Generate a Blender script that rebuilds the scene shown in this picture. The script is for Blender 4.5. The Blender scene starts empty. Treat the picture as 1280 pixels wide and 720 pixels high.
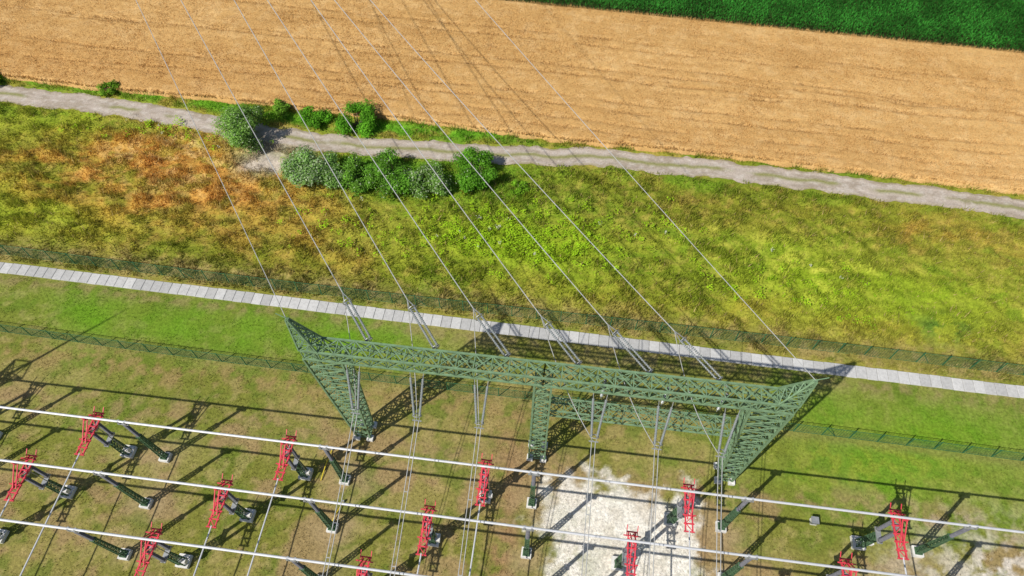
import bpy, math, random
import numpy as np
from mathutils import Vector
random.seed(7); rng=np.random.default_rng(11)
scene=bpy.context.scene

# ---------------------------------------------------------------- noise
def _h(i,j,s):
    n=(i.astype(np.int64)*374761393+j.astype(np.int64)*668265263+s*1442695041)&0xffffffff
    n=((n^(n>>13))*1274126177)&0xffffffff
    n=(n^(n>>16))&0xffff
    return n/65535.0
def vn(x,y,s=0):
    xi=np.floor(x);yi=np.floor(y);fx=x-xi;fy=y-yi
    fx=fx*fx*(3-2*fx);fy=fy*fy*(3-2*fy)
    a=_h(xi,yi,s);b=_h(xi+1,yi,s);c=_h(xi,yi+1,s);d=_h(xi+1,yi+1,s)
    return (a*(1-fx)+b*fx)*(1-fy)+(c*(1-fx)+d*fx)*fy
def fbm(x,y,s=0,o=4):
    t=0;a=1;w=0
    for k in range(o):
        ca,sa=math.cos(.6*k+.35),math.sin(.6*k+.35)
        xr=x*ca-y*sa;yr=x*sa+y*ca
        t=t+a*vn(xr*2**k+17.3*k,yr*2**k+9.1*k,s+k);w+=a;a*=.55
    return t/w
def ss(v,a,b):
    t=np.clip((v-a)/(b-a),0,1);return t*t*(3-2*t)
def g(x,y,cx,cy,rx,ry):
    return np.exp(-((x-cx)/rx)**2-((y-cy)/ry)**2)
def mixc(c,t,w):
    w=np.clip(w,0,1)[:,None];return c*(1-w)+np.array(t)[None,:]*w

# ---------------------------------------------------------------- layout
RX=np.array([-200,-110,-75,-64,-53,-42,-31.7,-19.8,-8.2,3.3,14.7,25.9,36.7,50.8,80,200.])
RY=np.array([62,60.5,59.7,59.6,58.9,57.6,56.9,57.3,58.1,59.1,59.1,58.7,58.4,57.9,57,54.])
def road_y(x): 
    return np.interp(x,RX,RY)
def wheat_lo(x): return np.interp(x,[-200,-77,-60,-48,-25,-3,15,51,200],[64,62.3,61.8,62.1,61.9,60.9,61.1,60.0,57])
def corn_lo(x): return 87.4-0.026*x

def meadow_col(x,y):
    wx=x+4*(fbm(x/6,y/6,5)-.5)*2; wy=y+3*(fbm(x/6,y/6,9)-.5)*2
    n1=fbm(wx/11,wy/5,21);n2=fbm(x/2.6,y/1.5,31);n3=fbm(x*1.1,y*1.3,41)
    c=np.tile(np.array([.175,.210,.020]),(len(x),1))
    c=mixc(c,[.270,.255,.038],ss(n1,.38,.60))
    c=mixc(c,[.115,.200,.016],.7*ss(n2,.5,.68))
    c=mixc(c,[.37,.27,.07],.5*ss(n3,.52,.70))
    # brown-orange dry patches
    o=1.3*g(wx,wy,-46,52.5,12,6.5)+.6*g(wx,wy,-60,47,14,7)+.5*g(wx,wy,34,54,15,3.2)+.35*g(wx,wy,-30,40,13,3.5)+.2*g(wx,wy,0,54,30,2.5)+.3*g(wx,wy,20,39.5,24,2.3)+.3*g(wx,wy,-34,47,8,5)
    o=o*(.30+1.0*ss(n2,.35,.62))*(.5+ss(n1,.3,.6)*.8)
    c=mixc(c,[.48,.25,.055],o*.88)
    c=mixc(c,[.62,.39,.15],1.1*g(wx,wy,-46,53,10,5.5)*ss(n3,.45,.66))
    c=mixc(c,[.40,.15,.03],.5*ss(fbm(x/3.3,y/1.2,77),.56,.70)*g(wx,wy,-50,49,20,8))
    # fresh green zones
    gr=.9*g(wx,wy,-6,44,14,5.5)+.8*g(wx,wy,22,45,13,6)+.6*g(wx,wy,-66,55,9,3.5)+.55*g(wx,wy,38,44,12,5)+.6*g(wx,wy,-62,42,13,4.5)
    c=mixc(c,[.23,.32,.018],gr*(.42+.7*ss(n1,.35,.65)))
    c=mixc(c,[.44,.45,.06],.65*g(wx,wy,24,46,9,4.5)*ss(n3,.4,.65))
    c=mixc(c,[.04,.14,.02],.8*g(wx,wy,38,41,3,2)*ss(n3,.4,.6))
    # verge by the road
    d=np.abs(y-(road_y(x)+3.2)); v=np.exp(-(d/1.7)**2)*ss(-x,-2,16)
    c=mixc(c,[.10,.29,.015],v*.9*ss(n2,.3,.5))
    v=np.exp(-((y-(road_y(x)-2.6))/1.3)**2)
    c=mixc(c,[.15,.26,.016],v*.6*ss(n2,.38,.58))
    c=mixc(c,[.10,.27,.015],1.0*g(x,y,-22,53,16,3.6)*ss(n3,.3,.5))
    # worn bare soil
    c=mixc(c,[.42,.36,.29],1.3*g(wx,wy,-36.5,53.2,2.6,2.0)+.9*g(wx,wy,-39,56,4,1))
    # band close to outer fence
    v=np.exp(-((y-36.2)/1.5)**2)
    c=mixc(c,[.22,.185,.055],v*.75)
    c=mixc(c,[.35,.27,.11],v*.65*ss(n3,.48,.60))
    return c
def gravel(x,y):
    wx=x+2.2*(fbm(x/2.2,y/2.2,605)-.5)*2; wy=y+2.2*(fbm(x/2.2,y/2.2,609)-.5)*2
    d=np.maximum(np.abs((wx-7.5)/7.0),np.abs((wy-11.5)/8.7))
    n=fbm(x*1.1,y*1.1,615,5)
    m=ss(1.0-d+.6*(n-.5),-.04,.22)
    m=m*(1-.5*g(wx,wy,3.0,13.2,2.0,2.2)*ss(n,.38,.55))
    return m
def station_col(x,y):
    n1=fbm(x/8,y/6,121);n2=fbm(x/2.1,y/1.9,131);n3=fbm(x*1.3,y*1.3,141);n4=fbm(x/3.2,y/2.6,181)
    wx=x+1.6*(fbm(x/2.5,y/2.5,5)-.5)*2; wy=y+1.6*(fbm(x/2.5,y/2.5,9)-.5)*2
    c=np.tile(np.array([.175,.175,.034]),(len(x),1))
    c=mixc(c,[.26,.22,.068],ss(n1,.36,.60)*.85)
    c=mixc(c,[.115,.155,.022],.7*ss(n2,.48,.66))
    c=mixc(c,[.35,.275,.11],.55*ss(n3,.52,.69))
    c=mixc(c,[.12,.245,.014],(1.0*g(x,y,-42,30,17,3.6)+.8*g(x,y,-20,30.5,10,2.8)+.8*g(x,y,34,29,15,4)+.7*g(x,y,30,22.5,13,4)+.2*g(x,y,-40,20,15,5))*(.55+.6*ss(n1,.3,.6)))
    c=mixc(c,[.24,.28,.03],.6*g(x,y,30,24,13,5)*ss(n3,.35,.6))
    # trodden soil lanes
    c=mixc(c,[.28,.17,.08],.95*np.exp(-((wx+2.8+.05*(y-14))/1.2)**2)*ss(-y,-27,-20)*ss(n3,.25,.55))
    c=mixc(c,[.29,.185,.095],.8*np.exp(-((wx-13.6)/.9)**2)*ss(-y,-27,-20)*ss(n3,.3,.55))
    c=mixc(c,[.27,.19,.09],.6*np.exp(-((wy-20.6)/.8)**2)*ss(n3,.38,.6))
    c=mixc(c,[.27,.18,.075],.6*np.exp(-((wy-25.0)/1.3)**2)*ss(n3,.42,.6)*ss(-x,-20,5))
    c=mixc(c,[.30,.205,.10],.75*ss(n4,.52,.64)*ss(-y,-24,-20))
    for cx in (-33.6,-17,-.4,15.8,32):
        for cy in (17,12.9,8.7):
            c=mixc(c,[.33,.245,.13],.85*g(wx,wy,cx,cy,1.8,1.3))
    gv=gravel(x,y)
    c=mixc(c,[.74,.70,.62],gv*(.8+.2*ss(n3,.38,.55)))
    c=mixc(c,[.52,.45,.36],.4*gv*ss(fbm(x/1.8,y/1.8,625),.5,.68))
    m2=g(wx,wy,39,14.5,7,5)+.8*g(wx,wy,44,10,10,5)
    c=mixc(c,[.58,.53,.46],m2*1.2*ss(n3,.36,.6)*.9)
    # soil next to the cable trench
    c=mixc(c,[.24,.19,.08],.6*np.exp(-((y-32.6)/.7)**2)*ss(n3,.35,.6))
    c=mixc(c,[.22,.17,.07],.45*np.exp(-((y-26.8)/.6)**2))
    return c
def ground_col(x,y):
    w=ss(y,33.6,34.6)[:,None]
    c=station_col(x,y)*(1-w)+meadow_col(x,y)*w
    far=ss(np.maximum(np.abs(x)-90,-y-25),0,60)
    c=mixc(c,[.15,.16,.035],far*.8)
    return c
def ground_h(x,y):
    m=ss(y,34.8,39)*ss(-y,-63,-60)
    h=(fbm(x*.5,y*.5,61)-.5)*.12
    h=h+m*((fbm(x/1.6,y/1.3,63)-.5)*1.0)
    r=np.exp(-((y-road_y(x))/2.6)**4)
    h=h*(1-r)-.03*r
    p=np.exp(-((y-34.0)/1.3)**4); h=h*(1-p)-.02*p
    return h

# ---------------------------------------------------------------- materials
def nd(nt,t,**k):
    n=nt.nodes.new(t)
    for a,b in k.items(): setattr(n,a,b)
    return n
def mat(name,col=None,attr=False,rough=.9,spec=.2,metal=0,nscale=6,namt=.35,bump=0,bscale=20,trans=0):
    m=bpy.data.materials.new(name);m.use_nodes=True;nt=m.node_tree
    p=nt.nodes['Principled BSDF'];p.inputs['Roughness'].default_value=rough
    p.inputs['Specular IOR Level'].default_value=spec;p.inputs['Metallic'].default_value=metal
    if attr:
        a=nd(nt,'ShaderNodeAttribute',attribute_name='Col');src=a.outputs['Color']
    else:
        a=nd(nt,'ShaderNodeRGB');a.outputs[0].default_value=(*col,1);src=a.outputs[0]
    tc=nd(nt,'ShaderNodeTexCoord')
    n=nd(nt,'ShaderNodeTexNoise');n.inputs['Scale'].default_value=nscale;n.inputs['Detail'].default_value=5
    n.inputs['Roughness'].default_value=.65
    nt.links.new(tc.outputs['Object'],n.inputs['Vector'])
    mr=nd(nt,'ShaderNodeMapRange');mr.inputs['From Min'].default_value=.3;mr.inputs['From Max'].default_value=.7
    mr.inputs['To Min'].default_value=1-namt;mr.inputs['To Max'].default_value=1+namt
    nt.links.new(n.outputs['Fac'],mr.inputs['Value'])
    mx=nd(nt,'ShaderNodeVectorMath',operation='SCALE')
    nt.links.new(src,mx.inputs[0]);nt.links.new(mr.outputs[0],mx.inputs['Scale'])
    nt.links.new(mx.outputs[0],p.inputs['Base Color'])
    if trans:
        t=nd(nt,'ShaderNodeBsdfTranslucent');nt.links.new(mx.outputs[0],t.inputs['Color'])
        ms=nd(nt,'ShaderNodeMixShader');ms.inputs[0].default_value=trans
        nt.links.new(p.outputs[0],ms.inputs[1]);nt.links.new(t.outputs[0],ms.inputs[2])
        nt.links.new(ms.outputs[0],nt.nodes['Material Output'].inputs['Surface'])
    if bump:
        n2=nd(nt,'ShaderNodeTexNoise');n2.inputs['Scale'].default_value=bscale;n2.inputs['Detail'].default_value=4
        nt.links.new(tc.outputs['Object'],n2.inputs['Vector'])
        b=nd(nt,'ShaderNodeBump');b.inputs['Strength'].default_value=bump;b.inputs['Distance'].default_value=.06
        nt.links.new(n2.outputs['Fac'],b.inputs['Height']);nt.links.new(b.outputs[0],p.inputs['Normal'])
    return m
M_ground=mat('ground_grass',attr=True,rough=1,spec=.05,nscale=3.5,namt=.35,bump=.8,bscale=7)
M_blade=mat('grass_blades',attr=True,rough=.8,spec=.1,nscale=2,namt=.15,trans=.25)
M_wheat=mat('ripe_wheat',attr=True,rough=.9,spec=.1,nscale=6,namt=.2,bump=.6,bscale=9)
M_leaf=mat('leaf',attr=True,rough=.75,spec=.08,nscale=1.5,namt=.15,trans=.35)
M_road=mat('dirt_road_surface',attr=True,rough=1,spec=.05,nscale=5,namt=.2,bump=.4,bscale=15)
M_conc=mat('concrete_slab',attr=True,rough=.9,spec=.2,nscale=4,namt=.14,bump=.2,bscale=20)
M_green=mat('green_painted_steel',(.155,.245,.135),rough=.55,spec=.3,nscale=2.5,namt=.25)
M_dgreen=mat('dark_green_steel',(.06,.12,.06),rough=.6,spec=.3,nscale=3,namt=.3)
M_red=mat('red_painted_steel',(.60,.05,.075),rough=.5,spec=.35,nscale=4,namt=.25)
M_alu=mat('aluminium',(.62,.62,.63),rough=.45,spec=.5,metal=.25,nscale=1.5,namt=.1)
M_wire=mat('conductor_wire',(.40,.40,.39),rough=.6,spec=.4,metal=.2,nscale=1,namt=.1)
M_ins=mat('insulator_porcelain',(.15,.15,.17),rough=.3,spec=.5,nscale=4,namt=.2)
M_insl=mat('insulator_glass',(.24,.26,.26),rough=.35,spec=.5,nscale=4,namt=.2)
M_found=mat('foundation_concrete',(.66,.64,.60),rough=.95,nscale=3,namt=.2)
M_fence=mat('fence_green_mesh',(.04,.14,.06),rough=.6,nscale=3,namt=.2)
M_yel=mat('yellow_paint',(.65,.50,.04),rough=.6,nscale=3,namt=.1)
M_trunk=mat('bark',(.12,.09,.06),rough=.95,nscale=8,namt=.3)
M_galv=mat('galvanised_steel',(.33,.34,.34),rough=.5,spec=.4,metal=.4,nscale=4,namt=.2)

# ---------------------------------------------------------------- mesh helpers
def mk(name,V,F,col=None,mats=None,mi=None,smooth=False):
    V=np.asarray(V,dtype=np.float32);F=np.asarray(F,dtype=np.int32);k=F.shape[1]
    me=bpy.data.meshes.new(name)
    me.vertices.add(len(V));me.vertices.foreach_set('co',V.ravel())
    me.loops.add(F.size);me.loops.foreach_set('vertex_index',F.ravel())
    me.polygons.add(len(F));me.polygons.foreach_set('loop_start',np.arange(0,F.size,k,dtype=np.int32))
    try: me.polygons.foreach_set('loop_total',np.full(len(F),k,dtype=np.int32))
    except Exception: pass
    for m in (mats or []): me.materials.append(m)
    if mi is not None: me.polygons.foreach_set('material_index',np.asarray(mi,dtype=np.int32))
    me.polygons.foreach_set('use_smooth',np.full(len(F),smooth))
    if col is not None:
        a=me.color_attributes.new('Col','FLOAT_COLOR','POINT')
        c=np.ones((len(V),4),dtype=np.float32);c[:,:3]=col;a.data.foreach_set('color',c.ravel())
    me.update(calc_edges=True);me.validate()
    o=bpy.data.objects.new(name,me);scene.collection.objects.link(o);return o
def grid_faces(nx,ny):
    i=np.arange(nx-1);j=np.arange(ny-1);I,J=np.meshgrid(i,j);a=(J*nx+I).ravel()
    return np.stack([a,a+1,a+nx+1,a+nx],1)

SR=.0155
def st(x,y,z):   # station axes -> world (station is turned 0.9 deg to the trench)
    c=math.cos(SR);s=math.sin(SR);return Vector((x*c-y*s,x*s+y*c,z))
class B:
    def __init__(s): s.v=[];s.f=[];s.m=[]
    def box(s,p,q,w,h=None,m=0,up=None):
        p=Vector(p);q=Vector(q);h=h or w;d=(q-p)
        if d.length<1e-5:return
        d.normalize();u=Vector(up) if up else (Vector((0,0,1)) if abs(d.z)<.95 else Vector((0,1,0)))
        a=d.cross(u).normalized()*w/2;b=a.cross(d).normalized()*h/2;n=len(s.v)
        for c in (p,q):
            for (i,j) in ((-1,-1),(1,-1),(1,1),(-1,1)): s.v.append(tuple(c+a*i+b*j))
        for f in ((0,1,5,4),(1,2,6,5),(2,3,7,6),(3,0,4,7),(3,2,1,0),(4,5,6,7)):
            s.f.append([n+k for k in f]);s.m.append(m)
    def tube(s,pts,r,seg=6,m=0):
        pts=[Vector(p) for p in pts];rs=r if isinstance(r,(list,tuple)) else [r]*len(pts)
        n=len(s.v)
        for i,p in enumerate(pts):
            d=(pts[min(i+1,len(pts)-1)]-pts[max(i-1,0)]).normalized()
            u=Vector((0,0,1)) if abs(d.z)<.95 else Vector((0,1,0))
            a=d.cross(u).normalized();b=a.cross(d).normalized()
            for k in range(seg):
                t=2*math.pi*k/seg;s.v.append(tuple(p+(a*math.cos(t)+b*math.sin(t))*rs[i]))
        for i in range(len(pts)-1):
            for k in range(seg):
                k2=(k+1)%seg;s.f.append([n+i*seg+k,n+i*seg+k2,n+(i+1)*seg+k2,n+(i+1)*seg+k]);s.m.append(m)
    def ribbed(s,p,q,r0,r1,n,m=0,seg=10):
        p=Vector(p);q=Vector(q);base=len(s.v);d=(q-p);L=d.length;d=d/L
        u=Vector((0,0,1)) if abs(d.z)<.95 else Vector((0,1,0))
        a=d.cross(u).normalized();b=a.cross(d).normalized();rings=[]
        for i in range(n):
            t=(i+.1)/n;rings+=[(t,r0),(t+.25/n,r1),(t+.5/n,r1*.9),(t+.55/n,r0)]
        rings=[(0,.001),(0.001,r0)]+rings+[(.999,r0),(1,.001)]
        for (t,r) in rings:
            c=p+d*L*t
            for k in range(seg):
                an=2*math.pi*k/seg;s.v.append(tuple(c+(a*math.cos(an)+b*math.sin(an))*r))
        for i in range(len(rings)-1):
            for k in range(seg):
                k2=(k+1)%seg;s.f.append([base+i*seg+k,base+i*seg+k2,base+(i+1)*seg+k2,base+(i+1)*seg+k]);s.m.append(m)
    def ring(s,c,nrm,R,r,m=0,seg=14):
        c=Vector(c);d=Vector(nrm).normalized();u=Vector((0,0,1)) if abs(d.z)<.95 else Vector((0,1,0))
        a=d.cross(u).normalized();b=a.cross(d).normalized()
        s.tube([c+(a*math.cos(2*math.pi*k/seg)+b*math.sin(2*math.pi*k/seg))*R for k in range(seg+1)],r,5,m)
    def lattice(s,A,Bq,n,wc,wb,m=0):
        """A,Bq: four corner points of both ends"""
        A=[Vector(p) for p in A];Q=[Vector(p) for p in Bq]
        for k in range(4): s.box(A[k],Q[k],wc,m=m)
        P=lambda k,t:A[k].lerp(Q[k],t)
        for i in range(n):
            t0=i/n;t1=(i+1)/n
            for k in range(4):
                k2=(k+1)%4
                s.box(P(k,t0),P(k2,t1),wb,m=m);s.box(P(k2,t0),P(k,t1),wb*.9,m=m)
                s.box(P(k,t0),P(k2,t0),wb,m=m)
        for k in range(4): s.box(P(k,1),P((k+1)%4,1),wb,m=m)
    def out(s,name,mats): return mk(name,s.v,s.f,mats=mats,mi=s.m)
def rect(x,y,z,hx,hy): return [st(x-hx,y-hy,z),st(x+hx,y-hy,z),st(x+hx,y+hy,z),st(x-hx,y+hy,z)]

# ---------------------------------------------------------------- ground sheet
xs=np.concatenate([[-4000,-1500,-600,-300,-180,-130,-105],np.arange(-92,72,.24),[80,95,130,180,300,600,1500,4000]])
ys=np.concatenate([[-4000,-1500,-600,-250,-120,-60,-30,-15],np.arange(-4,64,.22),[70,80,100,130,180,300,600,1500,4000]])
X,Y=np.meshgrid(xs,ys);x=X.ravel();y=Y.ravel()
mk('ground',np.stack([x,y,ground_h(x,y)],1),grid_faces(len(xs),len(ys)),ground_col(x,y),[M_ground],smooth=True)

# ---------------------------------------------------------------- grass blades
def blades(name,x,y,z0,h,w,col,mt,lean=.7):
    n=len(x);a=rng.uniform(0,2*np.pi,n);l=rng.uniform(.1,lean,n)*h;la=rng.uniform(0,2*np.pi,n)
    V=np.zeros((n,3,3));dx=np.cos(a)*w/2;dy=np.sin(a)*w/2
    V[:,0]=np.stack([x-dx,y-dy,z0],1);V[:,1]=np.stack([x+dx,y+dy,z0],1)
    V[:,2]=np.stack([x+np.cos(la)*l,y+np.sin(la)*l,z0+h],1)
    return mk(name,V.reshape(-1,3),np.arange(3*n).reshape(-1,3),np.repeat(col,3,axis=0),[mt])
n=350000
x=rng.uniform(-85,66,n);y=rng.uniform(34.9,62.2,n)
dens=fbm(x/1.7,y/1.3,201)
keep=(np.abs(y-road_y(x))>1.25+.7*vn(x*1.3,y,7))&(rng.random(n)<.25+1.3*ss(dens,.35,.65))&(y<wheat_lo(x)+.1)&(g(x,y,-36.5,53.2,2.2,1.6)<.5)
x=x[keep];y=y[keep];c=meadow_col(x,y)
hh=rng.uniform(.12,.55,len(x))*(.6+1.0*ss(fbm(x/1.6,y/1.3,63),.4,.65))
c=c*rng.uniform(.8,1.6,(len(x),1))
wd=rng.random(len(x)); c[wd<.05]=[.50,.38,.15]
blades('meadow_grass',x,y,ground_h(x,y)-.02,hh,rng.uniform(.04,.12,len(x)),c,M_blade)
n=190000
x=rng.uniform(-70,62,n);y=rng.uniform(0,33.2,n)
gm=gravel(x,y)
dens=fbm(x/1.2,y/1.1,211)
keep=(rng.random(n)>gm*.97)&(rng.random(n)<.15+1.2*ss(dens,.42,.68))
x=x[keep];y=y[keep];c=station_col(x,y)*rng.uniform(.8,1.4,(len(x),1))
blades('lawn_grass',x,y,ground_h(x,y)-.01,rng.uniform(.05,.2,len(x)),rng.uniform(.03,.09,len(x)),c,M_blade)
# loose stones on the gravel patches
n=26000
x=rng.uniform(0,16,n);y=rng.uniform(2,21,n);k=rng.random(n)<gravel(x,y);x=x[k];y=y[k]
blades('gravel_stones',x,y,ground_h(x,y)-.02,rng.uniform(.04,.09,len(x)),rng.uniform(.08,.2,len(x)),np.array([.68,.64,.56])*rng.uniform(.65,1.2,(len(x),1)),M_road,lean=1.5)
# yellow-green broad-leaf weeds
V=[];C=[]
for (cx,cy,rx,ry,k) in ((-4,45.5,8,4,280),(-12,46,5,3,80),(8,49,6,3,50),(-24,45,9,4,50),(24,43,9,3,60),(-50,56,12,2,60)):
    for i in range(k):
        px=random.gauss(cx,rx*.6);py=random.gauss(cy,ry*.6);r=random.uniform(.15,.55)
        col=np.array([.34,.54,.02])*random.uniform(.75,1.2)
        if random.random()<.05: col=np.array([.55,.55,.42]);r*=.5
        for j in range(16):
            a=random.uniform(0,6.28);d=r*math.sqrt(random.random());lx=px+math.cos(a)*d;ly=py+math.sin(a)*d;lz=random.uniform(.25,.7)
            s=random.uniform(.05,.12)*(.6 if r<.28 else 1);t=random.uniform(0,6.28)
            for q in range(4):
                V.append((lx+math.cos(t+q*1.57)*s,ly+math.sin(t+q*1.57)*s*.8,lz+random.uniform(-.04,.04)));C.append(col)
mk('broadleaf_weeds',V,np.arange(len(V)).reshape(-1,4),np.array(C),[M_blade])

# ---------------------------------------------------------------- wheat field
xs=np.concatenate([[-400,-200,-130],np.arange(-112,82,.28),[110,200,400]])
vs=np.linspace(0,1,125)
X=np.tile(xs,(len(vs),1));lo=wheat_lo(X)+.35*(fbm(X*.6,X*0,301)-.5)*2;hi=corn_lo(X)
Yw=lo+(hi-lo)*vs[:,None];x=X.ravel();y=Yw.ravel();tt=np.tile(vs[:,None],(1,len(xs))).ravel()
def tram(x,y):
    t=0*x;w=.5*(fbm(x/13,x*0+3,307)-.5)*2
    for y0,sl,s in ((63.6,-.02,.5),(67.6,-.02,.8),(73.5,-.022,1.0),(79.9,-.025,.6)):
        for o in (-.8,.8):
            d=(y-(y0+sl*x+w+o));t=np.maximum(t,s*np.exp(-(d/.19)**2)*ss(x+25*(o+1),-60,-10))
    for (x0,x1,y0,sl,s) in ((0,70,76.5,-.06,.8),(5,60,71.0,.02,.6),(-85,-20,66,.03,.6),(-80,-35,75,.03,.5)):
        d=(y-(y0+sl*(x-x0)+w*1.4));t=np.maximum(t,s*np.exp(-(d/.16)**2)*ss(x,x0,x0+8)*ss(-x,-x1,-x1+8))
    return t*(.25+.8*ss(vn(x/1.5,y,311),.25,.75))
def wheat_col(x,y):
    n1=fbm(x/12,y/6,321);n2=fbm(x/1.3,y/1.2,331);n3=fbm(x*2.2,y*2.2,341);n5=fbm(x/9,(y+.024*x)*1.6,345)
    c=np.tile(np.array([.575,.355,.135]),(len(x),1))
    c=mixc(c,[.51,.30,.105],.65*ss(n1,.42,.62))
    c=mixc(c,[.65,.44,.20],.4*ss(n2,.5,.68))
    c=mixc(c,[.45,.255,.085],.4*ss(n5,.50,.66))
    c=mixc(c,[.43,.25,.09],.4*ss(n3,.54,.72))
    c=mixc(c,[.32,.18,.07],.6*tram(x,y))
    c=mixc(c,[.46,.24,.07],.45*g(x,y,-70,66,35,5))
    return c
edge=ss(tt,0,.012)*ss(1-tt,0,.012)
z=.72*edge+edge*((fbm(x*1.4,y*1.4,351)-.5)*.14+(fbm(x/4,y/4,353)-.5)*.14-.25*tram(x,y))-.15*(1-edge)
mk('wheat_field',np.stack([x,y,z],1),grid_faces(len(xs),len(vs)),wheat_col(x,y),[M_wheat],smooth=True)
n=380000
x=rng.uniform(-100,75,n);y=wheat_lo(x)+rng.random(n)*(corn_lo(x)-wheat_lo(x))
k=rng.random(n)>tram(x,y)*.9;x=x[k];y=y[k]
c=wheat_col(x,y)*rng.uniform(.7,1.3,(len(x),1))
blades('wheat_ears',x,y,np.full(len(x),.5),rng.uniform(.25,.45,len(x)),rng.uniform(.05,.13,len(x)),c,M_blade,lean=.9)

# ---------------------------------------------------------------- corn field
xs=np.arange(-120,100,4.);vs=np.linspace(0,1,10)
X=np.tile(xs,(10,1));Yc=corn_lo(X)+.5+vs[:,None]*60;x=X.ravel();y=Yc.ravel()
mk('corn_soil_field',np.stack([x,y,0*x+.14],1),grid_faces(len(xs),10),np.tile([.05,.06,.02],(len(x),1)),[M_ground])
px=[];py=[]
for r in range(26):
    xx=np.arange(-24,78,.21);yy=corn_lo(xx)+.6+r*.72
    px.append(xx+rng.normal(0,.03,len(xx)));py.append(yy+rng.normal(0,.05,len(xx)))
px=np.concatenate(px);py=np.concatenate(py);N=len(px)
V=[];C=[]
L=7
for l in range(L):
    a=rng.uniform(0,2*np.pi,N);h0=.5+1.5*(l/L)+rng.normal(0,.08,N);ln=rng.uniform(.35,.6,N)
    w=rng.uniform(.06,.1,N);ca=np.cos(a);sa=np.sin(a)
    p0=np.stack([px,py,h0],1);p1=p0+np.stack([ca*ln*.5,sa*ln*.5,.25+0*a],1);p2=p0+np.stack([ca*ln,sa*ln,.05+0*a],1)
    s=np.stack([-sa*w/2,ca*w/2,0*a],1)
    q1=np.stack([p0-s*.5,p0+s*.5,p1+s,p1-s],1);q2=np.stack([p1-s,p1+s,p2+s*.2,p2-s*.2],1)
    V.append(q1.reshape(-1,3));V.append(q2.reshape(-1,3))
    col=np.array([.035,.19,.022])*rng.uniform(.5,1.6,(N,1))*(0.65+.65*ss(fbm(px/3,py/3,401),.35,.65))[:,None]
    C.append(np.repeat(col,4,axis=0));C.append(np.repeat(col*1.1,4,axis=0))
V=np.concatenate(V);C=np.concatenate(C)
mk('corn_plants',V,np.arange(len(V)).reshape(-1,4),C,[M_leaf])

# ---------------------------------------------------------------- dirt road
xs=np.arange(-130,110,.25);os_=np.linspace(-1.5,1.5,25)
X,O=np.meshgrid(xs,os_);cy=road_y(X);wob=.5*(fbm(X/3,X*0,501)-.5)*2
ed=1+.28*(fbm(X/1.2,O*0+np.sign(O)*3,503)-.5)*2
Yr=cy+wob+O*ed;x=X.ravel();y=Yr.ravel();o=O.ravel()
c=np.tile([.42,.355,.295],(len(x),1))
n2=fbm(x/1.5,y*1.2,511);n3=fbm(x*2,y*2.5,521)
c=mixc(c,[.30,.245,.185],.7*ss(n2,.45,.65));c=mixc(c,[.54,.49,.43],.5*ss(n3,.52,.7))
c=mixc(c,[.22,.22,.07],.9*np.exp(-(o/.3)**2)*ss(fbm(x/5,y/5,531),.34,.50))
c=mixc(c,[.25,.21,.10],.8*ss(np.abs(o),1.0,1.5)*ss(n3,.35,.6))
mk('dirt_road',np.stack([x,y,.05-.05*ss(np.abs(o),1.1,1.5)-.03*np.exp(-((np.abs(o)-.75)/.3)**2)+.02*(n3-.5)],1),grid_faces(len(xs),len(os_)),c,[M_road],smooth=True)

# ---------------------------------------------------------------- cable trench path of slabs
V=[];F=[];C=[];xx=-140
while xx<120:
    L=1.0;h=.10+random.uniform(-.008,.008);dy=random.uniform(-.025,.025);t=random.uniform(.78,1.06)
    x0=xx+.015;x1=xx+L-.015;b=len(V);y0=33.35+dy;y1=34.65+dy
    col=np.array([.50,.49,.47])*t
    e=.025
    for (a,bb,c_) in ((x0,y0,-.05),(x1,y0,-.05),(x1,y1,-.05),(x0,y1,-.05),(x0,y0,h-e),(x1,y0,h-e),(x1,y1,h-e),(x0,y1,h-e),(x0+e,y0+e,h),(x1-e,y0+e,h),(x1-e,y1-e,h),(x0+e,y1-e,h)):
        V.append((a,bb,c_+random.uniform(-.004,.004)));C.append(col)
    for r in (0,4):
        for k in range(4): F.append([b+r+k,b+r+(k+1)%4,b+r+4+(k+1)%4,b+r+4+k])
    F.append([b+8,b+9,b+10,b+11]);xx+=L
mk('concrete_trench_path',V,F,np.array(C),[M_conc])

# ---------------------------------------------------------------- fences
def fence(yf,x0,x1,h,rot,ww):
    b=B();P=(lambda x,z:st(x,yf,z)) if rot else (lambda x,z:Vector((x,yf+.25*math.sin(x*.05),z)))
    nx=int((x1-x0)/2.5)
    for i in range(nx+1):
        x=x0+i*2.5+random.uniform(-.05,.05);b.box(P(x,-.1),P(x+random.uniform(-.03,.03),h+.1),.075)
        if i%10==0: b.box(P(x,h*.9),P(x+1.2,0),.05)
    for i in range(nx):
        xa=x0+i*2.5;xb=xa+2.5
        for j in range(8): b.box(P(xa,.05+j*(h-.05)/7),P(xb,.05+j*(h-.05)/7),ww if j not in(0,7) else .035)
        for j in range(10): b.box(P(xa+j*.25,.05),P(xa+j*.25,h),ww)
    return b.out('mesh_fence',[M_fence])
fence(35.7,-90,75,1.8,False,.014)
fence(26.75,-75,65,1.6,False,.012)

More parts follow.
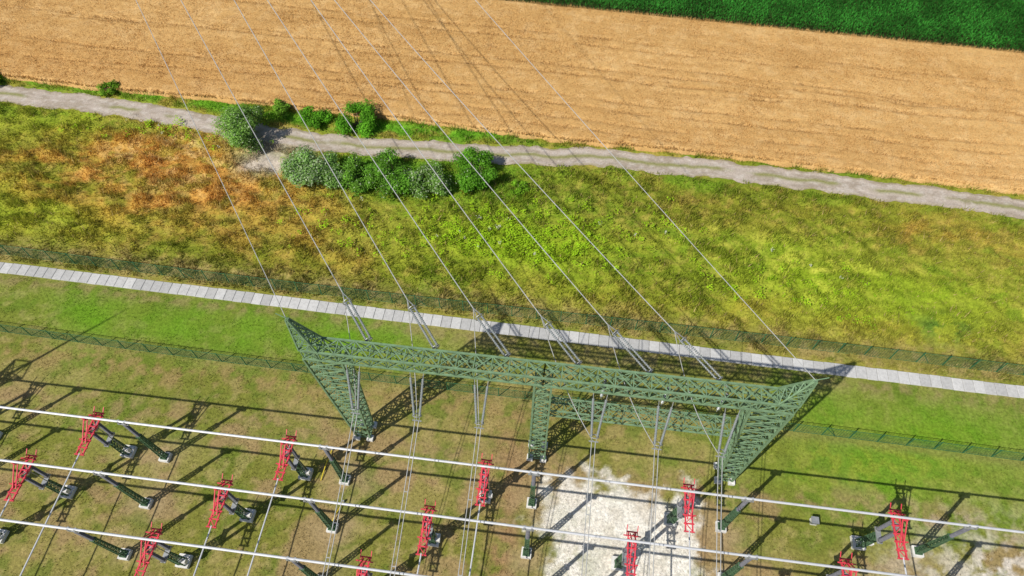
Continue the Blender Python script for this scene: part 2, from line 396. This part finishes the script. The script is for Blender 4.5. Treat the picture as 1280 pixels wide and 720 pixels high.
# ---------------------------------------------------------------- gantry
GY=21.75
def gantry():
    b=B();yb=GY-.25;hb=.62
    def corner(x): return [st(x,yb-hb,15.75),st(x,yb+hb,15.75),st(x,yb+hb,16.95),st(x,yb-hb,16.95)]
    b.lattice(corner(-17.8),corner(-.4),14,.14,.07)
    b.lattice(corner(-.4),corner(17.0),14,.14,.07)
    # lower beam of the right bay
    def c2(x): return [st(x,GY-.35,9.4),st(x,GY+.75,9.4),st(x,GY+.75,10.4),st(x,GY-.35,10.4)]
    b.lattice(c2(.2),c2(14.2),12,.11,.06)
    # end columns, flared inward toward the beam
    def flare(sgn,xo,ph):
        bx=16.3*sgn;o0=bx+.6*sgn;i0=bx-.6*sgn;o1=xo;i1=xo-2.9*sgn
        A=[st(o0,GY-.7,.3),st(i0,GY-.7,.3),st(i0,GY+.6,.3),st(o0,GY+.6,.3)]
        Q=[st(o1,yb-hb,15.7),st(i1,yb-hb,15.7),st(i1,yb+hb,15.7),st(o1,yb+hb,15.7)]
        b.lattice(A,Q,12,.15,.07)
        # earth-wire peak
        A=[st(xo,yb-hb,16.95),st(xo-1.4*sgn,yb-hb,16.95),st(xo-1.4*sgn,yb+hb,16.95),st(xo,yb+hb,16.95)]
        Q=[st(xo+.2*sgn,yb-.08,ph),st(xo+.05*sgn,yb-.08,ph),st(xo+.05*sgn,yb+.08,ph),st(xo+.2*sgn,yb+.08,ph)]
        b.lattice(A,Q,4,.10,.06)
        b.box(st(xo,yb,ph),st(xo+.9*sgn,yb+.2,ph+.25),.05)
    flare(-1,-17.9,20.3);flare(1,17.0,19.8)
    b.lattice(rect(-.4,GY-.05,.3,.7,.7),rect(-.4,yb,15.7,.6,hb),12,.15,.07)
    for x in (-16.3,-.4,16.3):
        for dx in (-.6,.6):
            for dy in (-.7,.6):
                p=st(x+dx,GY+dy,-.1);b.box(p,p+Vector((0,0,.45)),.55,m=1)
    for x in (-15,-10,-5,3,8,12.5): b.box(st(x-1,yb+hb+.08,15.66),st(x+1,yb+hb+.08,15.66),.12)
    return b.out('portal_gantry',[M_green,M_found])
gantry()

# ---------------------------------------------------------------- overhead conductors and strings
def sag(p,q,s,n=40):
    return [Vector(p).lerp(Vector(q),i/n)-Vector((0,0,4*s*(i/n)*(1-i/n))) for i in range(n+1)]
ax=[-12.9,-7.9,-2.6,2.6,7.7,12.6]
ends=[(-81,27),(-75,33),(-76,39),(-73,39),(-72,33),(-66,27)]
sx=[-14.2,-9.5,-4.8,3.7,8.3,12.9]
for i in range(6):
    A=st(ax[i],GY+.4,16.0)
    E=Vector((ends[i][0],105,ends[i][1]));d=(E-A);d.z=0;d.normalize()
    S=A+d*5.6+Vector((0,0,.15))
    b=B();side=Vector((-d.y,d.x,0))
    y0=A+d*.9;y1=A+d*4.7+Vector((0,0,.1))
    b.box(A,y0,.05,m=1);b.box(y0-side*.24,y0+side*.24,.07,m=1);b.box(y1-side*.24,y1+side*.24,.07,m=1)
    for sg in (-.17,.17): b.ribbed(y0+side*sg,y1+side*sg,.045,.105,24)
    b.box(y1-side*.22,S,.05,m=1);b.box(y1+side*.22,S,.05,m=1)
    b.ring(y1,d,.36,.03,m=1);b.ring(y0,d,.30,.025,m=1)
    b.out('tension_insulator_string',[M_insl,M_galv])
    b=B();b.tube(sag(S,E,2.2),.036);b.out('overhead_conductor',[M_wire])
    # suspension pair to the switchyard side
    x=sx[i];Bt=st(x,18.7,11.9);b=B()
    for sg in (-.5,.5):
        T=st(x+sg,GY-.9,15.7);e=Bt+Vector((sg*.35,0,0));b.box(T,T+(e-T)*.12,.04,m=1);b.ribbed(T+(e-T)*.12,T+(e-T)*.9,.045,.10,24);b.box(T+(e-T)*.9,e,.04,m=1)
    b.box(Bt-Vector((.35,0,0)),Bt+Vector((.35,0,0)),.07,m=1);b.ring(Bt+Vector((0,.25,.4)),(0,1,1),.34,.03,m=1)
    b.out('suspension_insulator_string',[M_insl,M_galv])
    b=B()
    for sg in (-.14,.14):
        e=st(x+.2,-6,8.2);b.tube(sag(Bt+Vector((sg,0,0)),e+Vector((sg,0,0)),1.0,20),.03)
    for t in (.2,.4,.6,.8):
        p=sag(Bt,st(x+.2,-6,8.2),1.0,20)[int(t*20)];b.box(p-Vector((.16,0,0)),p+Vector((.16,0,0)),.05)
    pts=[]
    for k in range(21):
        t=k/20;pts.append(S.lerp(Bt,t)-Vector((0,0,2.2*4*t*(1-t)*.7)))
    b.tube(pts,.03)
    b.out('dropper_conductor',[M_wire])
for p,e in ((st(-18.05,GY-.25,20.3),(-84,105,46)),(st(17.15,GY-.25,19.8),(-66,105,46))):
    b=B();b.tube(sag(p,e,1.5),.025);b.out('earth_wire',[M_wire])
# post-like hanging jumper supports between the two beams of the right bay
for x in (4.0,8.5,12.6):
    b=B();b.ribbed(st(x,GY+.2,15.6),st(x,GY+.2,12.9),.05,.12,16);b.tube([st(x,GY+.2,15.7),st(x,GY+.2,12.5)],.03,m=1)
    b.out('hanging_insulator',[M_insl,M_galv])

# distant lattice tower carrying the line
b=B();c=Vector((-75,106,0))
def q4(z,h): return [c+Vector((-h,-h,z)),c+Vector((h,-h,z)),c+Vector((h,h,z)),c+Vector((-h,h,z))]
b.lattice(q4(0,3),q4(25,1.1),9,.2,.1);b.lattice(q4(25,1.1),q4(46,.5),12,.16,.08)
for z,w in ((27,9),(33,4),(39,2.5)):
    for s in (-1,1):
        for e in (-.9,.9): b.box(c+Vector((0,e,z)),c+Vector((s*w,0,z)),.12)
        b.box(c+Vector((0,0,z+1.5)),c+Vector((s*w,0,z)),.1)
b.box(c+Vector((-10,0,46)),c+Vector((10,0,46)),.15)
b.out('transmission_tower',[M_green])

# ---------------------------------------------------------------- busbars, supports, disconnectors
TY=(17.0,12.85,8.6)
for ty in TY:
    b=B();b.tube([st(x,ty,8.5) for x in np.arange(-90,80,4.05)],.095,seg=10)
    b.out('tubular_busbar',[M_alu])
def support(x,y):
    b=B();p=st(x,y,-.1)
    b.box(p,p+Vector((0,0,.5)),.85,m=2)
    b.lattice(rect(x,y,.35,.2,.2),rect(x,y,5.4,.14,.14),9,.07,.035)
    b.box(st(x,y,.41),st(x,y,.47),.6);b.box(st(x,y,5.4),st(x,y,5.5),.4)
    b.ribbed(st(x,y,5.5),st(x,y,8.0),.08,.165,17,m=1)
    b.box(st(x-.45,y,8.12),st(x+.45,y,8.12),.24,.14,m=3)
    b.box(st(x-.35,y,8.38),st(x-.2,y,8.38),.24,.4,m=3);b.box(st(x+.2,y,8.38),st(x+.35,y,8.38),.24,.4,m=3)
    return b.out('busbar_support',[M_dgreen,M_ins,M_found,M_galv])
for ty in TY:
    for x in (-49.9,-33.6,-17,-.4,15.8,32,48.2): support(x,ty)
def disconnector(x,y):
    b=B();zt=6.7
    p=st(x-.2,y+.1,-.1);b.box(p,p+Vector((0,0,.5)),1.05,m=2)
    b.lattice(rect(x-.2,y,.35,.28,.28),rect(x-.1,y-.1,3.7,.22,.22),6,.07,.04,m=1)
    b.box(st(x-.1,y-.75,3.75),st(x-.1,y+.55,3.75),.4,.12,m=4)
    for dx,dy in ((-.1,-.55),(-.1,.35)):
        b.ribbed(st(x+dx,y+dy,3.8),st(x+dx*.3,y+dy,6.35),.08,.16,16,m=3)
        b.tube([st(x+dx,y+dy,3.82),st(x+dx,y+dy,3.95)],.2,seg=10,m=4)
        b.box(st(x+dx,y+dy,6.35),st(x+dx,y+dy,6.5),.25,m=4)
    b.tube([st(x+.3,y-.1,.5),st(x+.3,y-.1,6.4)],.035,m=4)
    b.box(st(x+.12,y-.1,1.3),st(x+.5,y-.1,1.3),.3,.5,m=2)
    # red frame
    for dx in (-.27,.27):
        b.box(st(x+dx,y-2.5,zt),st(x+dx,y+1.1,zt),.10,.12)
        b.box(st(x+dx*.5,y-1.6,zt+.1),st(x+dx*.6,y+.1,8.05),.07)
        b.box(st(x+dx*.6,y+.1,8.05),st(x+dx*.5,y+.95,zt+.1),.07)
    for i,dy in enumerate((-2.5,-1.9,-1.3,-.7,-.1,.5,1.1)):
        b.box(st(x-.4,y+dy,zt+.02),st(x+.4,y+dy,zt+.02),.085,.13)
        if i<6:
            s=1 if i%2 else -1;b.box(st(x-.27*s,y+dy,zt+.08),st(x+.27*s,y+dy+.6,zt+.08),.055)
    b.box(st(x-.3,y-.1,zt-.22),st(x+.3,y-.1,zt-.22),.5,.24,m=4)
    b.box(st(x-.65,y+.75,zt+.25),st(x+.65,y+.75,zt+.25),.08);b.box(st(x-.5,y-1.3,zt+.2),st(x+.5,y-1.3,zt+.2),.075)
    b.box(st(x,y,8.0),st(x,y,8.42),.2,.2)
    for dx in (-.4,.4): b.box(st(x+dx,y+.75,zt),st(x+dx,y+1.5,zt+.45),.055)
    return b.out('pantograph_disconnector',[M_red,M_dgreen,M_found,M_ins,M_galv])
RXS=((-53.3,-36.9,-20.4,-4.3,11.7,27.4,43.5),(-57,-40.6,-24.3,-8.1,7.4,23.1,39.2),(-44.6,-28.3,-12.1,3.9,20.2))
for ty,row in zip(TY,RXS):
    for x in row:
        disconnector(x,ty)
        b=B();b.tube([st(x,ty-2.4,6.75),st(x,4,6.7),st(x,-12,6.7)],.06,seg=8);b.out('cross_busbar_tube',[M_alu])
# small kit
b=B()
b.box(Vector((23.4,18.8,-.1)),Vector((23.4,18.8,.6)),.5);b.box(Vector((23.4,18.8,.6)),Vector((23.4,18.8,.68)),.62,m=1)
b.out('junction_box',[M_found,M_galv])
for (xa,ya,xb,yb) in ((-19.2,19.3,-19.4,16.4),(-16.9,14.9,-17.5,12.6)):
    b=B();b.tube([Vector((xa,ya,.1)),Vector(((xa+xb)/2,(ya+yb)/2,.35)),Vector((xb,yb,.1))],.05,m=0);b.box(Vector((xa,ya,0)),Vector((xa,ya,.3)),.15,m=1)
    b.out('grounding_cable',[M_yel,M_galv])
# lightning mast standing west of the view
b=B();c=Vector((-60.5,13.6,0))
b.lattice(q4(0,1.0),q4(12.5,.5),9,.16,.09);b.lattice(q4(12.5,.5),q4(14,.9),1,.14,.1);b.tube([c+Vector((0,0,12.5)),c+Vector((0,0,20)),c+Vector((0,0,26))],[.16,.11,.04],seg=8)
b.out('lightning_mast',[M_green])

# ---------------------------------------------------------------- bushes
def bush(x,y,r,h,col,nleaf,pale=0):
    b=B();lob=[]
    for i in range(int(9+r*3)):
        a=random.uniform(0,6.28);d=r*.78*math.sqrt(random.random());zc=random.uniform(.35,.9)*h*(1-.35*(d/r)**2)
        lob.append((Vector((x+math.cos(a)*d,y+math.sin(a)*d,zc)),random.uniform(.2,.42)*r,random.uniform(.65,1.3)))
    for c,lr,t in lob:
        m1=Vector((x,y,0)).lerp(c,.5)+Vector((random.uniform(-.2,.2),random.uniform(-.2,.2),.2))
        b.tube([Vector((x+random.uniform(-.2,.2),y+random.uniform(-.2,.2),-.1)),m1,c],[.10,.06,.02],seg=5)
        for k in range(3):
            e=c+Vector((random.uniform(-1,1),random.uniform(-1,1),random.uniform(0,1)))*lr*.8;b.tube([c,e],[.02,.008],seg=4)
    nb=len(b.f);V=list(b.v);F=list(b.f);M=[0]*nb;C=[np.array([.1,.08,.05])]*len(V)
    for i in range(nleaf):
        c,lr,t=random.choice(lob)
        dn=Vector((random.gauss(0,1),random.gauss(0,1),random.gauss(0,1))).normalized()
        d=dn*lr*(random.random()**.35)*random.uniform(.75,1.25)
        d.z*=.8;p=c+d
        if p.z<.1:p.z=.1+random.random()*.3
        s=random.uniform(.07,.15)
        # leaf plane roughly faces outward/upward from its clump
        nr=(dn+Vector((0,0,.7))+Vector((random.gauss(0,.5),random.gauss(0,.5),random.gauss(0,.5)))).normalized()
        u=nr.cross(Vector((random.gauss(0,1),random.gauss(0,1),random.gauss(0,1)))).normalized();w=nr.cross(u).normalized()
        n=len(V);V+=[tuple(p-u*s),tuple(p-w*s*.6),tuple(p+u*s),tuple(p+w*s*.6)];F.append([n,n+1,n+2,n+3]);M.append(1)
        cc=np.array(col)*t*random.uniform(.7,1.3)
        if random.random()<pale: cc=np.array([.46,.56,.32])*random.uniform(.7,1.1)
        C+=[cc]*4
    mk('bush',V,F,np.array(C),[M_trunk,M_leaf],M)
bush(-40.1,55.8,3.2,4.8,(.19,.35,.065),12500,.10)
bush(-31.8,51.3,3.3,3.3,(.20,.36,.085),11500,.32)
bush(-28.2,51.6,2.4,2.6,(.18,.34,.065),5500,.2)
bush(-25.2,51.4,2.7,2.8,(.15,.33,.035),6500,.05)
bush(-21.2,51.4,3.2,3.4,(.13,.31,.028),9500,.04)
bush(-17.0,51.8,2.9,3.0,(.18,.34,.06),8000,.22)
bush(-11.8,53.4,3.1,3.5,(.12,.31,.022),9500,.02)
bush(-27.9,60.3,2.8,2.6,(.12,.34,.02),7500,0)
bush(-33.0,60.0,2.0,2.1,(.12,.34,.02),4200,0)
bush(-38.0,61.3,1.4,1.5,(.16,.32,.03),2400,0)
bush(-61.0,61.8,1.4,1.2,(.15,.30,.02),2000,0)
bush(-77.0,61.6,1.8,1.2,(.15,.30,.02),2500,0)
bush(-6.5,52.6,1.2,1.0,(.17,.35,.02),1500,0)

# ---------------------------------------------------------------- light, sky, camera
d=Vector((.62,.67,-1.0)).normalized()
sl=bpy.data.lights.new('sun','SUN');sl.energy=5.0;sl.angle=math.radians(.5);sl.color=(1,.965,.90)
so=bpy.data.objects.new('sun',sl);so.rotation_euler=d.to_track_quat('-Z','Y').to_euler();so.location=(-50,-60,90);scene.collection.objects.link(so)
w=bpy.data.worlds.new('World');scene.world=w;w.use_nodes=True;nt=w.node_tree
sky=nt.nodes.new('ShaderNodeTexSky');sky.sky_type='NISHITA';sky.sun_disc=False
sky.sun_elevation=math.asin(-d.z);sky.sun_rotation=math.atan2(-d.x,-d.y)%(2*math.pi)
bg=nt.nodes['Background'];bg.inputs['Strength'].default_value=.09;nt.links.new(sky.outputs[0],bg.inputs[0])
cam=bpy.data.cameras.new('camera');cam.lens=24;cam.sensor_width=36;cam.clip_end=12000
co=bpy.data.objects.new('camera',cam);co.location=(0,0,60);co.rotation_euler=(math.radians(33.3),0,math.radians(8))
scene.collection.objects.link(co);scene.camera=co
scene.view_settings.view_transform='Standard';scene.view_settings.look='None';scene.view_settings.exposure=0
